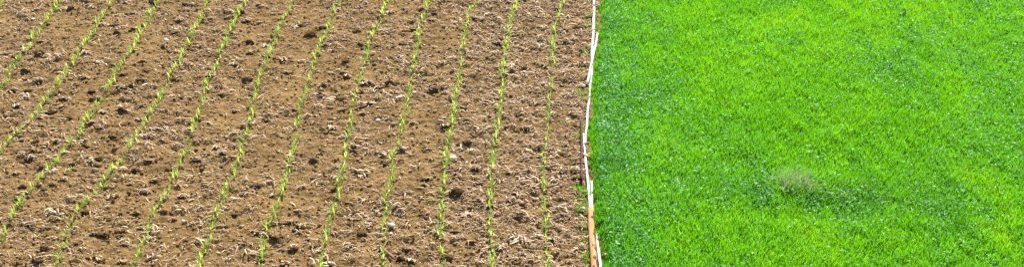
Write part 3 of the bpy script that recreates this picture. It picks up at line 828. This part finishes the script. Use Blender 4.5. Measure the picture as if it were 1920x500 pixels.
def tuft_mesh(seed, n, L, spread, mat, tint, wid=.010):
    r = np.random.default_rng(seed)
    V, F, T, off = [], [], [], 0
    for i in range(n):
        v, f = leaf_arrays(r, (np.clip(r.normal(0, 1), -1.6, 1.6) * spread, np.clip(r.normal(0, 1), -1.6, 1.6) * spread * .7, -.01), r.uniform(0, 6.28), r.uniform(.6, 1.1) * L, wid * r.uniform(.7, 1.3), r.uniform(.8, 1.5), r.uniform(.2, 1.3))
        V.append(v); F.append(f + off); off += len(v); T.append(np.full(len(v), np.clip(r.normal(tint, .2), 0, 1)))
    return make_mesh('tuft', np.concatenate(V), np.concatenate(F), {'tint': np.concatenate(T)}, mats=(mat,))
for i, (x, y, n, L, lab) in enumerate(((0.86, 14.06, 16, .12, 'green weed left of the white pole, above the log'), (0.68, 13.12, 12, .09, 'pale small weed between the log and the nearest crop row'),
        (0.88, 12.6, 20, .11, 'green weed against the left side of the log at the bottom'), (0.80, 14.46, 9, .10, 'sparse weed left of the red-brown board\'s lower end'),
        (-5.84, 14.51, 8, .09, 'pale little weed between the ninth and tenth crop rows'), (0.58, 18.94, 7, .08, 'tiny weed near the top, right of the second crop row from poles'),
        (0.89, 13.52, 16, .10, 'green weed beside the upper end of the peeled log'))):
    o = link('weed', tuft_mesh(800 + i, n, L, .03, M_MAIZE if i in (1, 4, 5) else M_GRASS, .75, .010), None, lab, 'weed', 'weeds on the bare soil')
    o.location = (x, y, float(soil_h(np.array([x]), np.array([y]))[0]))

# ---------------------------------------------------------------- meadow
def zone(x, y):
    """0 = fine yellow-green grass, 1 = blue-green, broad-leaved growth"""
    u = x - edge_x(y)
    z = 0.20 + 0.26 * vnoise(x, y * .42, 0.7, 71) + 0.24 * vnoise(x, y * .42, 0.27, 72)
    z = z + 0.85 * np.exp(-(u / 0.8) ** 2) * (0.75 + 0.5 * vnoise(x, y, .5, 73))
    for cx, cy, sx, sy, a in ((4.15, 13.7, .7, .3, .5), (3.0, 13.9, .5, .4, .4), (5.6, 13.6, .6, .4, .12), (6.0, 17.9, 1.0, .8, .12), (2.3, 15.6, .5, 1.0, .35), (5.7, 13.93, .22, .12, 0.30), (6.2, 13.45, .3, .15, 0.25), (5.4, 13.5, .3, .12, 0.20), (6.9, 15.4, .4, .5, .3), (5.6, 17.3, .3, .3, 0.20), (3.25, 13.85, .22, .2, 0.25),
                              (2.3, 12.9, .8, .5, -.5), (4.2, 12.7, .9, .35, -.4), (3.9, 16.4, .9, .9, -.4), (2.0, 17.9, .45, 1.0, -.35), (4.6, 15.2, .8, .5, -.35), (5.0, 18.8, 1.2, .6, -.3)):
        z = z + a * np.exp(-((x - cx) / sx) ** 2 - ((y - cy) / sy) ** 2)
    return np.clip(z, 0, 1)

def meadow_points(n, seed, top=20.9):
    r = np.random.default_rng(seed)
    y = r.uniform(11.3, top, n)
    x = edge_x(y) - .04 + r.uniform(0, 1, n) * 9.6
    keep = (x < 0.46 * y + 1.2)
    return r, x[keep], y[keep]

def blades(r, x, y, h, wid, lean_a, lean, turn):
    z = meadow_h(x, y) - 0.01
    n = len(x)
    wx, wy = np.cos(turn) * wid * .5, np.sin(turn) * wid * .5
    lx, ly = np.cos(lean_a) * lean * h, np.sin(lean_a) * lean * h
    B = np.stack([x, y, z], -1)
    Mi = np.stack([x + lx * .28, y + ly * .28, z + h * .58], -1)
    Tp = np.stack([x + lx, y + ly, z + h * np.sqrt(np.clip(1 - .55 * lean ** 2, .2, 1))], -1)
    W = np.stack([wx, wy, np.zeros(n)], -1)
    V = np.stack([B - W * .7, B + W * .7, Mi + W, Mi - W, Tp], 1)
    o = (np.arange(n) * 5)[:, None]
    return V.reshape(-1, 3), np.concatenate([o + np.array([[0, 1, 2]]), o + np.array([[0, 2, 3]]), o + np.array([[3, 2, 4]])])

r, x, y = meadow_points(560000, 81)
u = x - edge_x(y)
zn = zone(x, y)
keep = (u > -0.015 + 0.035 * vnoise(y, y * 0, .3, 90) + r.random(len(x)) * .07 + .025 * np.clip((y - 16.8) / .8, 0, 1)) & (r.random(len(x)) < 1.0 - .25 * zn)
x, y, u, zn = x[keep], y[keep], u[keep], zn[keep]
n = len(x)
clump = 1 + .14 * vnoise(x, y * .5, .26, 83) + .12 * vnoise(x, y * .6, .10, 84)
h = 0.165 * clump * r.uniform(.65, 1.25, n) * np.clip(.45 + u / .25, .45, 1)
h = h * (1 + .2 * np.exp(-((x - 3.95) / .5) ** 2 - ((y - 14.05) / .22) ** 2))
la = 1.6 * vnoise(x, y, .5, 85) + r.normal(0, 1.5, n) - 1.4
v, f = blades(r, x, y, h, r.uniform(.006, .0125, n), la, np.clip(r.normal(.34, .24, n), .03, 1.1), r.normal(0, .75, n))
# stray blades creeping between the poles and on to the soil
r2 = np.random.default_rng(97)
ye = r2.uniform(11.4, 20.8, 9000); ue = -r2.random(9000) ** 2.2 * .22
ke = r2.random(9000) < np.clip(.12 + .55 * vnoise(ye, ye * 0, .35, 98) + .35 * np.clip((14.6 - ye) / 1.0, 0, 1), 0, 1)
ye, ue = ye[ke], ue[ke]; xe = edge_x(ye) + ue; ne = len(xe)
ve, fe = blades(r2, xe, ye, r2.uniform(.03, .085, ne), r2.uniform(.004, .008, ne), r2.uniform(0, 6.28, ne), r2.uniform(.2, 1.0, ne), r2.normal(0, .8, ne))
tint = np.clip(.76 - .55 * zn + .16 * vnoise(x, y * .4, .20, 86) + .14 * vnoise(x, y * .35, .55, 87) + r.normal(0, .13, n), 0, 1)
f = np.concatenate([f, fe + len(v)]); v = np.concatenate([v, ve]); tint = np.r_[tint, np.clip(r2.normal(.6, .25, ne), 0, 1)]
link('meadow_grass', make_mesh('meadow_grass', v, f, {'tint': np.repeat(tint, 5)}, smooth=False, mats=(M_GRASS,)), kind='stuff', label='dense bright green meadow grass right of the white poles')

# broad glossy leaves among the grass
r, x, y = meadow_points(150000, 91)
zn = zone(x, y); u = x - edge_x(y)
keep = (r.random(len(x)) < .13 + .87 * zn ** 1.3) & (u > .07 + r.random(len(x)) * .06)
x, y, zn, u = x[keep], y[keep], zn[keep], u[keep]
n = len(x)
L = r.uniform(.03, .065, n); W = L * r.uniform(.22, .4, n)
z = meadow_h(x, y) + np.clip(.45 + u / .25, .45, 1) * (.085 + .105 * r.random(n) ** .7 + .02 * vnoise(x, y, .3, 83))
a = r.uniform(0, 6.28, n); tilt = r.normal(.1, .5, n); roll = r.normal(0, .5, n)
d = np.stack([np.cos(a) * np.cos(tilt), np.sin(a) * np.cos(tilt), np.sin(tilt)], -1)
s = np.cross(d, [0, 0, 1.]); s /= np.linalg.norm(s, axis=1, keepdims=True); up = np.cross(s, d)
s = s * np.cos(roll)[:, None] + up * np.sin(roll)[:, None]; up = np.cross(s, d)
C = np.stack([x, y, z], -1)
dl, sw, ul = d * L[:, None], s * W[:, None] * .5, up * (L * .10)[:, None]
V = np.stack([C - dl * .5 - ul, C - dl * .1 + sw, C + dl * .5 - ul * 2, C - dl * .1 - sw, C + ul * .2], 1)
o = (np.arange(n) * 5)[:, None]
F = np.concatenate([o + np.array([[0, 4, 1]]), o + np.array([[1, 4, 2]]), o + np.array([[4, 3, 2]]), o + np.array([[0, 3, 4]])])
link('broad_leaves', make_mesh('broad_leaves', V.reshape(-1, 3), F, {'tint': np.repeat(np.clip(r.normal(.5, .25, n), 0, 1), 5)}, mats=(M_BROAD,)), kind='stuff',
     label='small glossy blue-green leaves growing through the meadow grass')

# the dry tuft in the meadow, and thinner greyish stems to its right
for i, (x, y, n, L, sp, lab) in enumerate(((3.66, 14.06, 900, .285, .14, 'pale grey dry grass tuft standing in the green meadow'),
        (4.25, 13.95, 300, .21, .22, 'faint brownish grass tuft right of the pale tuft in the meadow'))):
    o = link('dry_tuft', tuft_mesh(900 + i, n, L, sp, M_DRYG, .56 if i == 0 else .3, .0042), None, lab, 'grass tuft')
    o.location = (x, y, float(meadow_h(np.array([x]), np.array([y]))[0]))
